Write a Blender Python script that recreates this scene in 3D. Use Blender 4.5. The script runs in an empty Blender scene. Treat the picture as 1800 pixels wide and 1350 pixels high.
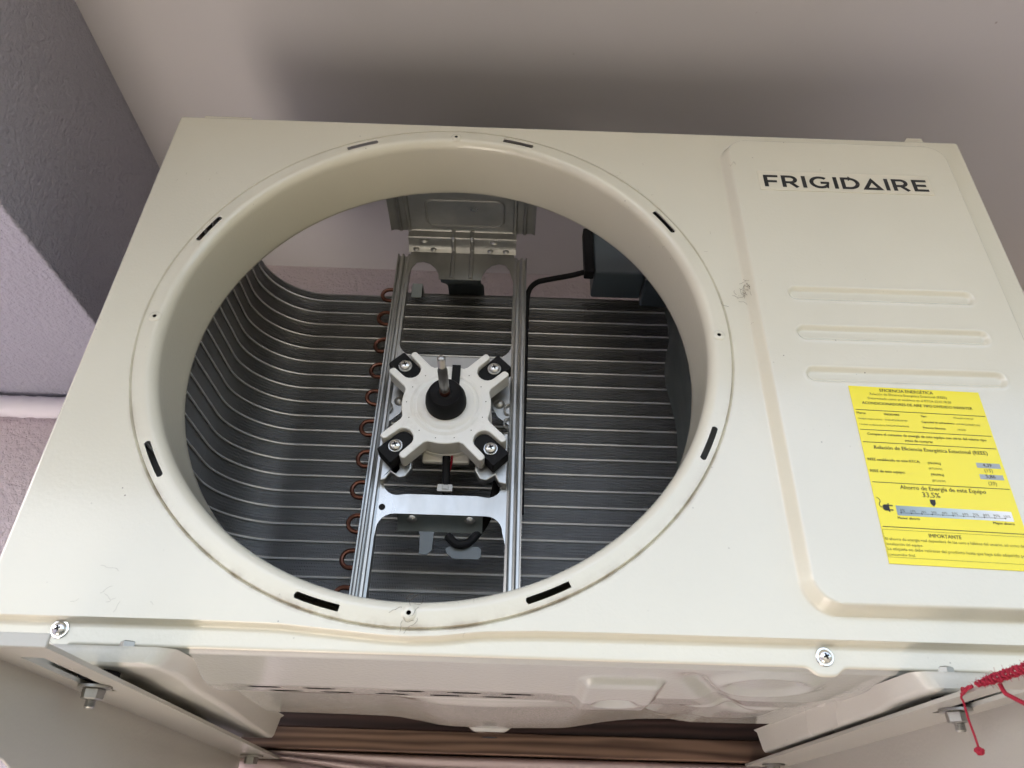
import bpy, bmesh, math, random
import numpy as np
from mathutils import Vector, Matrix
random.seed(7)
R = math.radians
scene = bpy.context.scene
COL = scene.collection

# ------------------------------------------------------------------ camera
cam_d = bpy.data.cameras.new('camera'); cam = bpy.data.objects.new('camera', cam_d); COL.objects.link(cam)
cam_d.sensor_width = 36; cam_d.lens = 36 * 1257.94 / 1800
cam_d.clip_start = .02; cam_d.clip_end = 500
cx = Vector((.99944669, -.0210092, .02578611)); cy = Vector((-.0329833, -.52600465, .84984188)); cz = -Vector((.00429088, .85022216, .52640656))
mw = Matrix((cx, cy, cz)).transposed().to_4x4(); mw.translation = Vector((.0653608, -.5177599, -.3779471))
cam.matrix_world = mw
cam_d.dof.use_dof = True; cam_d.dof.focus_distance = .70; cam_d.dof.aperture_fstop = 14
scene.camera = cam
# ------------------------------------------------------------------ light
SUN_EL, SUN_AZ = R(60), R(258)          # azimuth measured from +y clockwise: the sun stands in front, to the left
world = bpy.data.worlds.new('World'); scene.world = world; world.use_nodes = True
nt = world.node_tree; bg = nt.nodes['Background']
sky = nt.nodes.new('ShaderNodeTexSky'); sky.sky_type = 'NISHITA'; sky.sun_disc = False
sky.sun_elevation = SUN_EL; sky.sun_rotation = SUN_AZ; sky.air_density = 1.0; sky.dust_density = 5; sky.ozone_density = 1.0
nt.links.new(sky.outputs[0], bg.inputs[0]); bg.inputs[1].default_value = .15
sd = bpy.data.lights.new('sun', 'SUN'); sd.energy = 3.6; sd.angle = R(.5); sd.color = (1, .95, .87)
so = bpy.data.objects.new('sun', sd); COL.objects.link(so)
sdir = Vector((math.sin(SUN_AZ) * math.cos(SUN_EL), math.cos(SUN_AZ) * math.cos(SUN_EL), math.sin(SUN_EL)))
so.rotation_euler = sdir.to_track_quat('Z', 'Y').to_euler(); so.location = sdir * 5
vs = scene.view_settings; vs.view_transform = 'Standard'; vs.look = 'None'; vs.exposure = 2.52; vs.gamma = 1; vs.use_curve_mapping = False
vs.use_white_balance = True; vs.white_balance_temperature = 7250; vs.white_balance_tint = 10
scene.render.engine = 'CYCLES'; scene.cycles.use_denoising = True
scene.cycles.max_bounces = 7; scene.cycles.diffuse_bounces = 5; scene.cycles.glossy_bounces = 4
scene.cycles.use_adaptive_sampling = True; scene.cycles.adaptive_threshold = .02
scene.cycles.sample_clamp_indirect = 6; scene.cycles.caustics_reflective = False; scene.cycles.caustics_refractive = False

# ------------------------------------------------------------------ materials
def mat(name, col, rough=.5, metal=0., coat=0., spec=.5):
    m = bpy.data.materials.new(name); m.use_nodes = True
    b = m.node_tree.nodes['Principled BSDF']
    b.inputs['Base Color'].default_value = (*col, 1); b.inputs['Roughness'].default_value = rough
    b.inputs['Metallic'].default_value = metal; b.inputs['Coat Weight'].default_value = coat
    b.inputs['Coat Roughness'].default_value = .12; b.inputs['Specular IOR Level'].default_value = spec
    return m
def N(m, typ, **kw):
    n = m.node_tree.nodes.new(typ)
    for k, v in kw.items():
        if k.startswith('i_'): n.inputs[k[2:].replace('_', ' ')].default_value = v
        else: setattr(n, k, v)
    return n
def LK(m, a, b): m.node_tree.links.new(a, b)
def bsdf(m): return m.node_tree.nodes['Principled BSDF']
def coords(m, scale=(1, 1, 1)):
    tc = N(m, 'ShaderNodeTexCoord'); mp = N(m, 'ShaderNodeMapping'); mp.inputs['Scale'].default_value = scale
    LK(m, tc.outputs['Object'], mp.inputs['Vector']); return mp.outputs[0]
def ramp(m, src, stops):
    r = N(m, 'ShaderNodeValToRGB'); e = r.color_ramp.elements
    while len(e) < len(stops): e.new(.5)
    for el, (p, c) in zip(e, stops): el.position = p; el.color = (*c, 1) if len(c) == 3 else c
    LK(m, src, r.inputs[0]); return r.outputs[0]
def bump(m, height, strength, dist, prev=None):
    b = N(m, 'ShaderNodeBump'); b.inputs['Strength'].default_value = strength; b.inputs['Distance'].default_value = dist
    LK(m, height, b.inputs['Height'])
    if prev is not None: LK(m, prev, b.inputs['Normal'])
    return b.outputs[0]
def mixc(m, fac, a, b, mode='MIX'):
    x = N(m, 'ShaderNodeMix', data_type='RGBA', blend_type=mode)
    if hasattr(fac, 'links'): LK(m, fac, x.inputs[0])
    else: x.inputs[0].default_value = fac
    for s, k in ((a, 6), (b, 7)):
        if hasattr(s, 'links'): LK(m, s, x.inputs[k])
        else: x.inputs[k].default_value = (*s, 1)
    return x.outputs[2]
def noise(m, vec, scale, detail=3, rough=.5):
    n = N(m, 'ShaderNodeTexNoise'); n.inputs['Scale'].default_value = scale; n.inputs['Detail'].default_value = detail
    n.inputs['Roughness'].default_value = rough; LK(m, vec, n.inputs['Vector']); return n.outputs[0]
def maths(m, op, a, b=None):
    n = N(m, 'ShaderNodeMath', operation=op)
    for s, k in ((a, 0), (b, 1)):
        if s is None: continue
        if hasattr(s, 'links'): LK(m, s, n.inputs[k])
        else: n.inputs[k].default_value = s
    return n.outputs[0]

def painted(name, col, rough, peel, dirt=True, ring=False):
    m = mat(name, col, rough, 0, .5); v = coords(m); b = bsdf(m)
    base = mixc(m, ramp(m, noise(m, v, 7, 4), [(.35, (0, 0, 0)), (.75, (1, 1, 1))]), tuple(c * .97 for c in col), tuple(c * 1.02 for c in col))
    if dirt:
        vo = N(m, 'ShaderNodeTexVoronoi'); vo.inputs['Scale'].default_value = 75; LK(m, v, vo.inputs['Vector'])
        gate = ramp(m, noise(m, v, 16, 3), [(.54, (0, 0, 0)), (.64, (1, 1, 1))])
        sp = ramp(m, vo.outputs['Distance'], [(.035, (1, 1, 1)), (.06, (0, 0, 0))])
        f = maths(m, 'MULTIPLY', sp, gate); f = maths(m, 'MULTIPLY', f, .75)
        base = mixc(m, f, base, (.12, .09, .06))
        fine = ramp(m, noise(m, v, 420, 2), [(.70, (0, 0, 0)), (.78, (1, 1, 1))])
        f2 = maths(m, 'MULTIPLY', maths(m, 'MULTIPLY', fine, ramp(m, noise(m, v, 9, 4), [(.5, (0, 0, 0)), (.7, (1, 1, 1))])), .3)
        base = mixc(m, f2, base, (.22, .17, .11))
        LK(m, ramp(m, noise(m, v, 9, 2), [(.2, (rough,) * 3), (.8, (rough + .10,) * 3)]), b.inputs['Roughness'])
    if ring:   # brown dust lying in the ring and its groove
        sx = N(m, 'ShaderNodeSeparateXYZ'); LK(m, v, sx.inputs[0])
        rr = maths(m, 'SQRT', maths(m, 'ADD', maths(m, 'POWER', sx.outputs[0], 2), maths(m, 'POWER', sx.outputs[2], 2)))
        band = ramp(m, rr, [(.2545, (0, 0, 0)), (.2590, (.28, .28, .28)), (.2609, (1, 1, 1)), (.2624, (1, 1, 1)), (.2634, (0, 0, 0))])
        nz = ramp(m, noise(m, v, 34, 4, .65), [(.41, (0, 0, 0)), (.66, (1, 1, 1))])
        low = ramp(m, maths(m, 'ADD', sx.outputs[2], .3), [(.0, (1, 1, 1)), (.12, (.75, .75, .75)), (.25, (.18, .18, .18))])
        f = maths(m, 'MULTIPLY', maths(m, 'MULTIPLY', band, nz), maths(m, 'MULTIPLY', low, .85))
        base = mixc(m, f, base, (.26, .18, .11))
    LK(m, base, b.inputs['Base Color'])
    h = noise(m, v, 330, 1); LK(m, bump(m, h, peel, .0006), b.inputs['Normal'])
    return m
M = {}
M['panel'] = painted('cream_powder_coat', (.725, .695, .58), .17, .20, True, True)
M['pan'] = painted('shaded_base_paint', (.50, .51, .47), .09, .30, False)  # panel paint, greyed and darkened to paint the shade of facing down
M['foot'] = painted('cream_foot_paint', (.58, .575, .515), .26, .3, True)
M['bracket'] = painted('ivory_bracket_paint', (.47, .455, .405), .40, .3, True)

def steel(name, col, rough):
    m = mat(name, col, rough, .92); v = coords(m, (1, 1, .35)); b = bsdf(m)
    nz = noise(m, v, 60, 5, .6)
    LK(m, mixc(m, nz, tuple(c * .78 for c in col), tuple(c * 1.18 for c in col)), b.inputs['Base Color'])
    LK(m, ramp(m, noise(m, v, 25, 4), [(.3, (rough - .08,) * 3), (.7, (rough + .12,) * 3)]), b.inputs['Roughness'])
    LK(m, bump(m, nz, .12, .0006), b.inputs['Normal']); return m
M['galv'] = steel('galvanised_steel', (.44, .44, .425), .34)
M['shaft'] = steel('dull_shaft_steel', (.36, .35, .34), .3)
M['bolt'] = steel('dull_bolt_zinc', (.36, .355, .33), .42)
M['zinc'] = steel('bright_zinc', (.72, .72, .70), .25)
M['alu'] = steel('coil_aluminium', (.46, .46, .465), .38)
M['line'] = mat('tube_glint_aluminium', (.94, .96, .97), .32, .55)  # near-white, paints the highlight lines of the tubes
M['fin'] = mat('fin_aluminium', (.40, .405, .42), .42, .6)
M['copper'] = steel('dull_copper', (.22, .095, .068), .36)
M['rubber'] = mat('black_rubber', (.008, .008, .009), .7, 0, 0, .25)
M['dark'] = mat('painted_hole_shade', (.006, .006, .007), .8)  # near-black that paints the shade inside holes and recesses
M['motor'] = mat('white_motor_plastic', (.94, .93, .88), .36)
_m = M['motor']; _v = coords(_m); LK(_m, bump(_m, noise(_m, _v, 900, 2), .12, .0003), bsdf(_m).inputs['Normal'])
_g = ramp(_m, noise(_m, _v, 45, 5, .65), [(.55, (0, 0, 0)), (.75, (1, 1, 1))])
LK(_m, mixc(_m, maths(_m, 'MULTIPLY', _g, .22), (.94, .93, .88), (.38, .32, .25)), bsdf(_m).inputs['Base Color'])
M['boxpl'] = mat('slate_plastic', (.10, .13, .15), .42)
M['tabm'] = mat('dull_tab_steel', (.16, .18, .19), .6, .3)
M['part'] = steel('partition_steel', (.34, .38, .37), .5)
M['tie'] = mat('pale_nylon', (.55, .55, .53), .45)
M['ink'] = mat('black_print', (.012, .012, .012), .5)
M['browni'] = mat('dark_label_ink', (.06, .05, .01), .55)
M['yellow'] = mat('yellow_sticker', (.92, .78, .012), .3, 0, .3)
M['sticker'] = mat('cream_logo_sticker', (.72, .68, .56), .28)
M['greyp'] = mat('grey_print', (.38, .42, .45), .5)
m = mat('scale_print', (.5, .5, .5), .5); v = coords(m); s_ = N(m, 'ShaderNodeSeparateXYZ'); LK(m, v, s_.inputs[0])
LK(m, ramp(m, maths(m, 'MULTIPLY', s_.outputs[0], 11.4), [(.0, (.27, .36, .41)), (.45, (.50, .62, .65)), (1, (.92, .92, .92))]), bsdf(m).inputs['Base Color']); M['scale'] = m
M['yarn'] = mat('red_yarn', (.36, .012, .035), .85)
_m = M['yarn']; _v = coords(_m); LK(_m, bump(_m, noise(_m, _v, 700, 3), .7, .001), bsdf(_m).inputs['Normal'])
M['lint'] = mat('brown_lint', (.20, .165, .12), .9)

def stucco(name, col, scale, depth, var=.08):
    m = mat(name, col, .75); v = coords(m); b = bsdf(m)
    n1 = noise(m, v, scale, 4, .55); n2 = noise(m, v, scale * 3.2, 3)
    big = noise(m, v, 5, 4)
    LK(m, mixc(m, big, tuple(c * (1 - var) for c in col), tuple(min(1, c * (1 + var)) for c in col)), b.inputs['Base Color'])
    h = ramp(m, n1, [(.36, (0, 0, 0)), (.62, (1, 1, 1))])
    LK(m, bump(m, n2, .25, .0015, bump(m, h, .8, depth)), b.inputs['Normal']); return m
M['wall'] = stucco('pink_grey_stucco', (.68, .60, .65), 125, .0022)
M['beam'] = stucco('shaded_stucco', (.40, .40, .48), 140, .0018)  # same stucco as the wall, darkened and blued to paint its shade
M['ceil'] = mat('smooth_soffit_paint', (.54, .49, .48), .7)
_m = M['ceil']; _v = coords(_m)
_vo = N(_m, 'ShaderNodeTexVoronoi'); _vo.inputs['Scale'].default_value = 22; LK(_m, _v, _vo.inputs['Vector'])
_f = maths(_m, 'MULTIPLY', ramp(_m, _vo.outputs['Distance'], [(.02, (1, 1, 1)), (.045, (0, 0, 0))]), ramp(_m, noise(_m, _v, 6, 2), [(.58, (0, 0, 0)), (.64, (1, 1, 1))]))
LK(_m, mixc(_m, _f, mixc(_m, noise(_m, _v, 4, 4), (.56, .55, .56), (.60, .585, .60)), (.22, .16, .14)), bsdf(_m).inputs['Base Color'])
LK(_m, bump(_m, noise(_m, _v, 45, 4), .10, .002), bsdf(_m).inputs['Normal'])
M['ground'] = mat('dark_ground', (.052, .050, .041), .9)
M['bounce'] = mat('pale_bounce', (.62, .61, .60), .85)  # pale colour of the added slab that bounces sunlight
def wood(name, a, b_, sc):
    m = mat(name, a, .6); v = coords(m, (1.3, 14, 14)); b = bsdf(m)
    n = noise(m, v, sc, 5, .6); w = N(m, 'ShaderNodeTexWave', bands_direction='Z'); w.inputs['Scale'].default_value = 2.2; w.inputs['Distortion'].default_value = 16
    w.inputs['Detail'].default_value = 3; w.inputs['Detail Scale'].default_value = .6
    LK(m, v, w.inputs['Vector']); f = maths(m, 'MULTIPLY', maths(m, 'ADD', n, w.outputs[1]), .5)
    LK(m, mixc(m, ramp(m, f, [(.25, (0, 0, 0)), (.75, (1, 1, 1))]), a, b_), b.inputs['Base Color']); LK(m, bump(m, f, .4, .001), b.inputs['Normal']); return m
M['wood_dark'] = wood('dark_stained_timber', (.028, .014, .013), (.07, .035, .032), 3)
M['wood_bare'] = wood('bare_brown_timber', (.10, .052, .036), (.27, .165, .115), 3)
M['pink'] = mat('smooth_pink_sheet', (.60, .49, .51), .5)
M['tape'] = mat('white_pipe_tape', (.90, .88, .95), .45)
M['cable'] = mat('dark_blue_cable', (.05, .06, .12), .45)

# ------------------------------------------------------------------ mesh helpers
class MB:
    def __init__(s): s.v = []; s.f = []
    def add(s, vs, fs):
        o = len(s.v); s.v += [tuple(p) for p in vs]; s.f += [tuple(i + o for i in f) for f in fs]; return s
    def grid(s, P, closed_u=False, closed_v=False):          # P[i][j]
        n, m = len(P), len(P[0]); fs = []
        for i in range(n if closed_u else n - 1):
            for j in range(m if closed_v else m - 1):
                a, b = i, (i + 1) % n; c, d = j, (j + 1) % m
                fs.append((a * m + c, b * m + c, b * m + d, a * m + d))
        return s.add([p for r in P for p in r], fs)
    def box(s, a, b):
        x0, y0, z0 = a; x1, y1, z1 = b
        return s.add([(x0, y0, z0), (x1, y0, z0), (x1, y1, z0), (x0, y1, z0), (x0, y0, z1), (x1, y0, z1), (x1, y1, z1), (x0, y1, z1)],
                     [(0, 3, 2, 1), (4, 5, 6, 7), (0, 1, 5, 4), (1, 2, 6, 5), (2, 3, 7, 6), (3, 0, 4, 7)])
    def tube(s, pts, r, n=10, cap=True):
        pts = [Vector(p) for p in pts]; rs = r if isinstance(r, (list, tuple)) else [r] * len(pts)
        rings = []; prev = None
        for i, p in enumerate(pts):
            t = (pts[min(i + 1, len(pts) - 1)] - pts[max(i - 1, 0)]).normalized()
            if prev is None:
                a = Vector((0, 0, 1)) if abs(t.z) < .9 else Vector((1, 0, 0)); u = t.cross(a).normalized()
            else: u = (prev - t * prev.dot(t)).normalized()
            prev = u; w = t.cross(u)
            rings.append([p + (u * math.cos(2 * math.pi * k / n) + w * math.sin(2 * math.pi * k / n)) * rs[i] for k in range(n)])
        o = len(s.v); s.grid(rings, False, True)
        if cap:
            s.f.append(tuple(o + k for k in range(n))[::-1]); e = o + (len(pts) - 1) * n; s.f.append(tuple(e + k for k in range(n)))
        return s
    def lathe(s, prof, c, axis='y', n=40, a0=0):             # prof: (along, radius)
        rings = []
        for t, r in prof:
            ring = []
            for k in range(n):
                a = 2 * math.pi * k / n + a0; p, q = r * math.cos(a), r * math.sin(a)
                ring.append((c[0] + p, c[1] + t, c[2] + q) if axis == 'y' else (c[0] + p, c[1] + q, c[2] + t))
            rings.append(ring)
        o = len(s.v); s.grid(rings, False, True)
        if prof[0][1] > 1e-6: s.f.append(tuple(o + k for k in range(n)))
        if prof[-1][1] > 1e-6: e = o + (len(prof) - 1) * n; s.f.append(tuple(e + k for k in range(n))[::-1])
        return s
    def prism_xz(s, poly, y0, y1):                            # polygon in the x-z plane given thickness along y
        n = len(poly); o = len(s.v)
        s.v += [(x, y0, z) for x, z in poly] + [(x, y1, z) for x, z in poly]
        s.f.append(tuple(o + i for i in range(n))); s.f.append(tuple(o + n + i for i in range(n))[::-1])
        s.f += [(o + i, o + n + i, o + n + (i + 1) % n, o + (i + 1) % n) for i in range(n)]; return s
    def prism_tess(s, poly, y0, y1):
        from mathutils.geometry import tessellate_polygon
        n = len(poly); o = len(s.v)
        s.v += [(x, y0, z) for x, z in poly] + [(x, y1, z) for x, z in poly]
        for t in tessellate_polygon([[Vector((x, z, 0)) for x, z in poly]]):
            s.f.append(tuple(o + i for i in t)); s.f.append(tuple(o + n + i for i in t)[::-1])
        s.f += [(o + i, o + n + i, o + n + (i + 1) % n, o + (i + 1) % n) for i in range(n)]; return s
    def build(s, name, material, parent=None, smooth=35, bevel=0, bseg=2, loc=None):
        me = bpy.data.meshes.new(name)
        me.from_pydata(s.v, [], s.f); me.validate()
        bm = bmesh.new(); bm.from_mesh(me); bmesh.ops.recalc_face_normals(bm, faces=bm.faces); bm.to_mesh(me); bm.free()
        me.materials.append(M[material] if isinstance(material, str) else material)
        if smooth:
            me.shade_smooth(); me.set_sharp_from_angle(angle=R(smooth))
        o = bpy.data.objects.new(name, me); COL.objects.link(o)
        if bevel:
            bv = o.modifiers.new('bevel', 'BEVEL'); bv.width = bevel; bv.segments = bseg; bv.limit_method = 'ANGLE'; bv.angle_limit = R(40)
            bv.harden_normals = True
        if parent: o.parent = parent
        return o
def link_copy(o, parent, loc=None):
    c = o.copy(); COL.objects.link(c); c.parent = parent
    if loc is not None: c.location = loc
    return c
def tag(o, label=None, cat=None, group=None, kind=None):
    for k, v in (('label', label), ('category', cat), ('group', group), ('kind', kind)):
        if v: o[k] = v
    return o
def empty(name, loc=(0, 0, 0)):
    o = bpy.data.objects.new(name, None); COL.objects.link(o); o.location = loc; o.empty_display_size = .05; return o
def sst(a, b, x):
    t = np.clip((x - a) / (b - a), 0, 1); return t * t * (3 - 2 * t)
def arc(cx_, cz_, r, a0, a1, n):
    return [(cx_ + r * math.cos(R(a0 + (a1 - a0) * i / n)), cz_ + r * math.sin(R(a0 + (a1 - a0) * i / n))) for i in range(n + 1)]
def smooth_path(pts, k=8):
    P = [Vector(p) for p in pts]; out = []
    for i in range(len(P) - 1):
        a, b, c, d = P[max(i - 1, 0)], P[i], P[i + 1], P[min(i + 2, len(P) - 1)]
        for j in range(k):
            t = j / k
            out.append(.5 * ((2 * b) + (c - a) * t + (2 * a - 5 * b + 4 * c - d) * t * t + (3 * b - a - 3 * c + d) * t ** 3))
    return out + [P[-1]]

# ------------------------------------------------------------------ the setting
YB, ZC, XW, ZB = .46, .458, -.4747, .164
o = MB().box((-30, -40, -2.5), (30, 12, -2.3)).build('ground', 'ground', smooth=0); tag(o, kind='structure')
o = MB().box((-2.39, -1.0, -2.31), (-.28, YB - .001, -2.294)).build('bounce_slab', 'bounce', smooth=0); tag(o, kind='structure')  # added unseen slab that bounces sunlight up at the ceiling
o = MB().box((-6, YB, -2.3), (6, YB + .2, 3.2)).build('wall_back', 'wall', smooth=0); tag(o, kind='structure')
o = MB().box((-2.6, -7, -2.299), (-2.4, YB - .001, .0)).build('light_block_wall', 'wall', smooth=0); tag(o, kind='structure')  # added unseen wall that blocks sky light from the left
o = MB().box((XW, -.82, ZC), (5.5, YB, ZC + .12)).build('ceiling', 'ceil', smooth=0); tag(o, kind='structure')
o = MB().box((XW - .60, -.822, ZB), (XW, YB, ZC + .12)).build('ceiling_beam', 'beam', smooth=0, bevel=.003); tag(o, kind='structure')

# ------------------------------------------------------------------ the outdoor unit
unit = tag(empty('air_conditioner', (0, 0, -.30)), 'cream outdoor air conditioner unit with its fan and grille removed, round opening showing motor', 'air conditioner')
def U(o):                                    # parts keep world coordinates
    o.parent = unit; o.location = (0, 0, .30); return o
XL, XR, ZT, ZE = -.2995, .5455, .2698, -.2776
R0, YD = .2415, .066
zc_x = np.array([-.31, -.13, -.09, -.046, -.018, .002, .022, .053, .09, .13, .56]); zc_z = np.array([-.2602, -.2600, -.2606, -.2638, -.2660, -.2665, -.2656, -.2618, -.2603, -.2600, -.2596])
def zcrease(x): return np.interp(x, zc_x, zc_z)
def ring_y(r):
    y = np.zeros_like(r)
    y = np.where(r < .2495, -.0016 * sst(.2415, .2495, r), y)
    y = np.where((r >= .2495) & (r < .2606), -.0016 + .0008 * (r - .2495) / .0111, y)
    y = np.where((r >= .2606) & (r < .2617), -.0008 + .0030 * (r - .2606) / .0011, y)
    y = np.where((r >= .2617) & (r < .2632), .0022 - .0022 * (r - .2617) / .0015, y)
    return y
fp = MB()
XS = .2785
NA = 1440
th = np.arange(NA) * 2 * math.pi / NA
# radial stations: duct back lip, duct wall, roll, ring, then out to the rectangle
slots = [(29.0, 36.4), (71.0, 78.7), (109.0, 116.6), (151.0, 158.8), (209.0, 217.0), (251.0, 258.9), (289.0, 296.9), (331.0, 338.5)]
prof = [(.2465, YD + .003), (.2440, YD + .0045), (.2420, YD + .003)] + [(R0 + .0012 * 0, yy) for yy in np.linspace(YD, .009, 8)]
for a in np.linspace(0, 90, 9)[1:]:
    prof.append((R0 + .008 * (1 - math.cos(R(a))), .009 - .0106 * math.sin(R(a))))
iin = None
for rr in (.2505,): prof.append((rr, None))
iin = len(prof); prof.append((.2518, None)); prof.append((.2543, None)); iout = len(prof); prof.append((.2568, None))
for rr in (.2585, .2600, .2606, .2612, .2617, .2622, .2627, .2632, .2637, .2641): prof.append((rr, None))
P = []
fr = [.02, .06, .12, .2, .3, .42, .56, .7, .84, .93, 1.0]
ct, st_ = np.cos(th), np.sin(th)
slot_h = np.zeros(NA)
for a0, a1 in slots:
    for k in range(NA):
        d = math.degrees(th[k]); e = min(d - a0, a1 - d) * R(1) * .2543
        if e >= -1e-6:
            slot_h[k] = .0025 if e > .0016 else .0009 + .0016 * math.sqrt(max(0, 1 - ((.0016 - e) / .0016) ** 2))
for i, (r, y) in enumerate(prof):
    rr = np.full(NA, r)
    if i == iin: rr = np.where(slot_h > 0, .2543 - slot_h, rr)
    if i == iout: rr = np.where(slot_h > 0, .2543 + slot_h, rr)
    yy = ring_y(rr) if y is None else np.full(NA, y)
    P.append(np.stack([rr * ct, yy, rr * st_], 1))
# outer boundary
edge = np.zeros((NA, 3))
for k in range(NA):
    c, s = ct[k], st_[k]; best = 9
    for lim, comp in ((XL, c), (XS, c), (ZT, s)):
        if comp * lim > 1e-9: best = min(best, lim / comp)
    if s < 0:
        t = .2641
        for _ in range(60):
            if t * s <= zcrease(t * c) or t > best: break
            t += .004
        lo, hi = t - .004, t
        for _ in range(30):
            mid = .5 * (lo + hi)
            if mid * s <= zcrease(mid * c): hi = mid
            else: lo = mid
        if t <= best + .004: best = min(best, max(hi, .26415))
    edge[k] = (best * c, 0, best * s)
# snap rays nearest to the corners
for cxn, czn in ((XL, ZT), (XS, ZT), (XL, float(zcrease(XL))), (XS, float(zcrease(XS)))):
    k = int(round(math.atan2(czn, cxn) % (2 * math.pi) / (2 * math.pi) * NA)) % NA; edge[k] = (cxn, 0, czn)
last = P[-1].copy(); last[:, 1] = 0
for f in fr: P.append(last + (edge - last) * f)
P = np.array(P); nr = len(P)
vs_, fs_ = [tuple(p) for r in P for p in r], []
for i in range(nr - 1):
    for k in range(NA):
        k2 = (k + 1) % NA
        if iin <= i < iout and slot_h[k] > 0 and slot_h[k2] > 0: continue
        fs_.append((i * NA + k, i * NA + k2, (i + 1) * NA + k2, (i + 1) * NA + k))
fp.add(vs_, fs_)
# service side with its raised cover and three sunk ribs
gx = np.arange(XS, XR + 1e-6, (XR - XS) / 260); gz0 = np.linspace(0, 1, 500)
def rr_sdf(x, z, x0, x1, z0, z1, r):
    qx = np.abs(x - (x0 + x1) / 2) - (x1 - x0) / 2 + r; qz = np.abs(z - (z0 + z1) / 2) - (z1 - z0) / 2 + r
    return np.hypot(np.maximum(qx, 0), np.maximum(qz, 0)) + np.minimum(np.maximum(qx, qz), 0) - r
GX, T_ = np.meshgrid(gx, gz0, indexing='ij'); zb_ = zcrease(GX); GZ = zb_ + (ZT - zb_) * T_
d = rr_sdf(GX, GZ, .2822, .5236, -.2440, .2555, .026)
GY = -.012 * sst(.0, -.0062, d) if False else -.012 * np.clip(-d / .0055, 0, 1)
t_ = np.clip(-d / .0060, 0, 1); GY = -.012 * (t_ * .82 + .18 * (t_ * t_ * (3 - 2 * t_)))
for zc_ in (.0430, -.0010, -.0446):
    dd = rr_sdf(GX, GZ, .3165, .4878, zc_ - .0080, zc_ + .0080, .0079)
    u = np.clip(-dd / .0045, 0, 1); GY = GY + .0034 * (u * u * (3 - 2 * u)) + .0004 * np.exp(-((dd - .0006) / .0008) ** 2) * -1
fp.grid(np.stack([GX, GY, GZ], 2).tolist())
# bottom step and screw strip
xs = np.unique(np.concatenate([np.linspace(XL, XR, 420), np.linspace(-.27, -.22, 60), np.linspace(.26, .33, 60)]))
rows = []
bumpx = .0052 * np.exp(-((xs + .2447) / .0075) ** 4) + .0058 * np.exp(-((xs - .2941) / .0105) ** 4)
edgez = ZE - bumpx
zc = zcrease(xs)
for dy, dz in ((0, .0008), (0, 0), (.0006, -.0005), (.0018, -.0010), (.0060, -.0022), (.0074, -.0029), (.0080, -.0038), (.0080, -.0060)):
    rows.append(np.stack([xs, np.full_like(xs, dy + (.0002 if dz > 0 else 0)), zc + dz], 1))
for dz in (.0022, .0014): rows.append(np.stack([xs, np.full_like(xs, .0080), edgez + dz], 1))
for dy, dz in ((.0084, .0006), (.0094, 0), (.0108, 0), (.0125, .0006), (.0125, .006)): rows.append(np.stack([xs, np.full_like(xs, dy), edgez + dz], 1))
fp.grid([r.tolist() for r in rows])
# rolled left, right and top edges
def roll(path, out, depth):                  # path in x-z at y=0, out = outward direction per point
    g = []
    for a in np.linspace(0, 90, 6): g.append([(x - ox * .0 + ox * .0035 * math.sin(R(a)), .0035 * (1 - math.cos(R(a))), z + oz * .0035 * math.sin(R(a))) for (x, z), (ox, oz) in zip(path, out)])
    g.append([(x + ox * .0035, depth, z + oz * .0035) for (x, z), (ox, oz) in zip(path, out)])
    return g
zz = np.linspace(ZE, ZT, 40)
fp.grid(roll([(XL, z) for z in zz], [(-1, 0)] * 40, .040)); fp.grid(roll([(XR, z) for z in zz], [(1, 0)] * 40, .040))
xx = np.linspace(XL, XR, 60); fp.grid(roll([(x, ZT) for x in xx], [(0, 1)] * 60, .014))
front = U(fp.build('front_panel', 'panel', smooth=50))
for (x0, x1, h) in ((-.292, -.229, .0235), (.486, .527, .0270)):
    pl = [(x0, ZT), (x1, ZT), (x1 - .004, ZT + h), (x0 + .006 if x0 < 0 else x0 + .02, ZT + h)]
    MB().prism_xz(pl, .0150, .0170).build('top_tab', 'panel', front, bevel=.0015)
g_ = []
for a in np.linspace(18, 88, 60): g_.append([(r_ * math.cos(R(a)), y_, r_ * math.sin(R(a))) for r_, y_ in ((.2475, .0045), (.2475, .0100), (.2600, .0100), (.2600, .0045))])
MB().grid(g_, False, True).build('dark_slot_backing', 'rubber', front)  # black arc added behind the slots so they look dark inside
# the four screw holes of the missing grille
for a in (90, 180, 0, 270):
    hx, hz = .2512 * math.cos(R(a)), .2512 * math.sin(R(a))
    MB().lathe([(-.0014, .0056), (-.0024, .0044), (-.0027, .0030), (-.0027, .0018), (-.001, .0016)], (hx, 0, hz), n=28).build('hole_boss', 'panel', front)
    MB().lathe([(-.0023, .0016), (-.0023, 0.00001)], (hx, 0, hz), n=16).build('screw_hole', 'dark', front)
def screw(name, c, r, material='zinc', parent=None, washer=True, axis='y', sgn=-1, wr=1.35):
    b = MB()
    if washer: b.lathe([(0, r * wr), (sgn * r * .12, r * wr * 1.02), (sgn * r * .22, r * wr * .95), (sgn * r * .22, r)], c, n=28)
    b.lathe([(sgn * r * .2, r), (sgn * r * .45, r * .97), (sgn * r * .68, r * .8), (sgn * r * .8, r * .5), (sgn * r * .84, .00001)], c, n=28)
    o = b.build(name, material, parent)
    x, y, z = c; k = r * .42; t = r * .12
    cb = MB()
    for a in (20, 110):
        ca, sa = math.cos(R(a)), math.sin(R(a)); p = [(ca * k - sa * t, sa * k + ca * t), (-ca * k - sa * t, -sa * k + ca * t), (-ca * k + sa * t, -sa * k - ca * t), (ca * k + sa * t, sa * k - ca * t)]
        cb.prism_xz([(x + u, z + w) for u, w in p], y + sgn * r * .87, y + sgn * r * .6)
    cb.build('cross_recess', 'dark', o if parent is None or parent.parent is None else parent)
    return o
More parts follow.
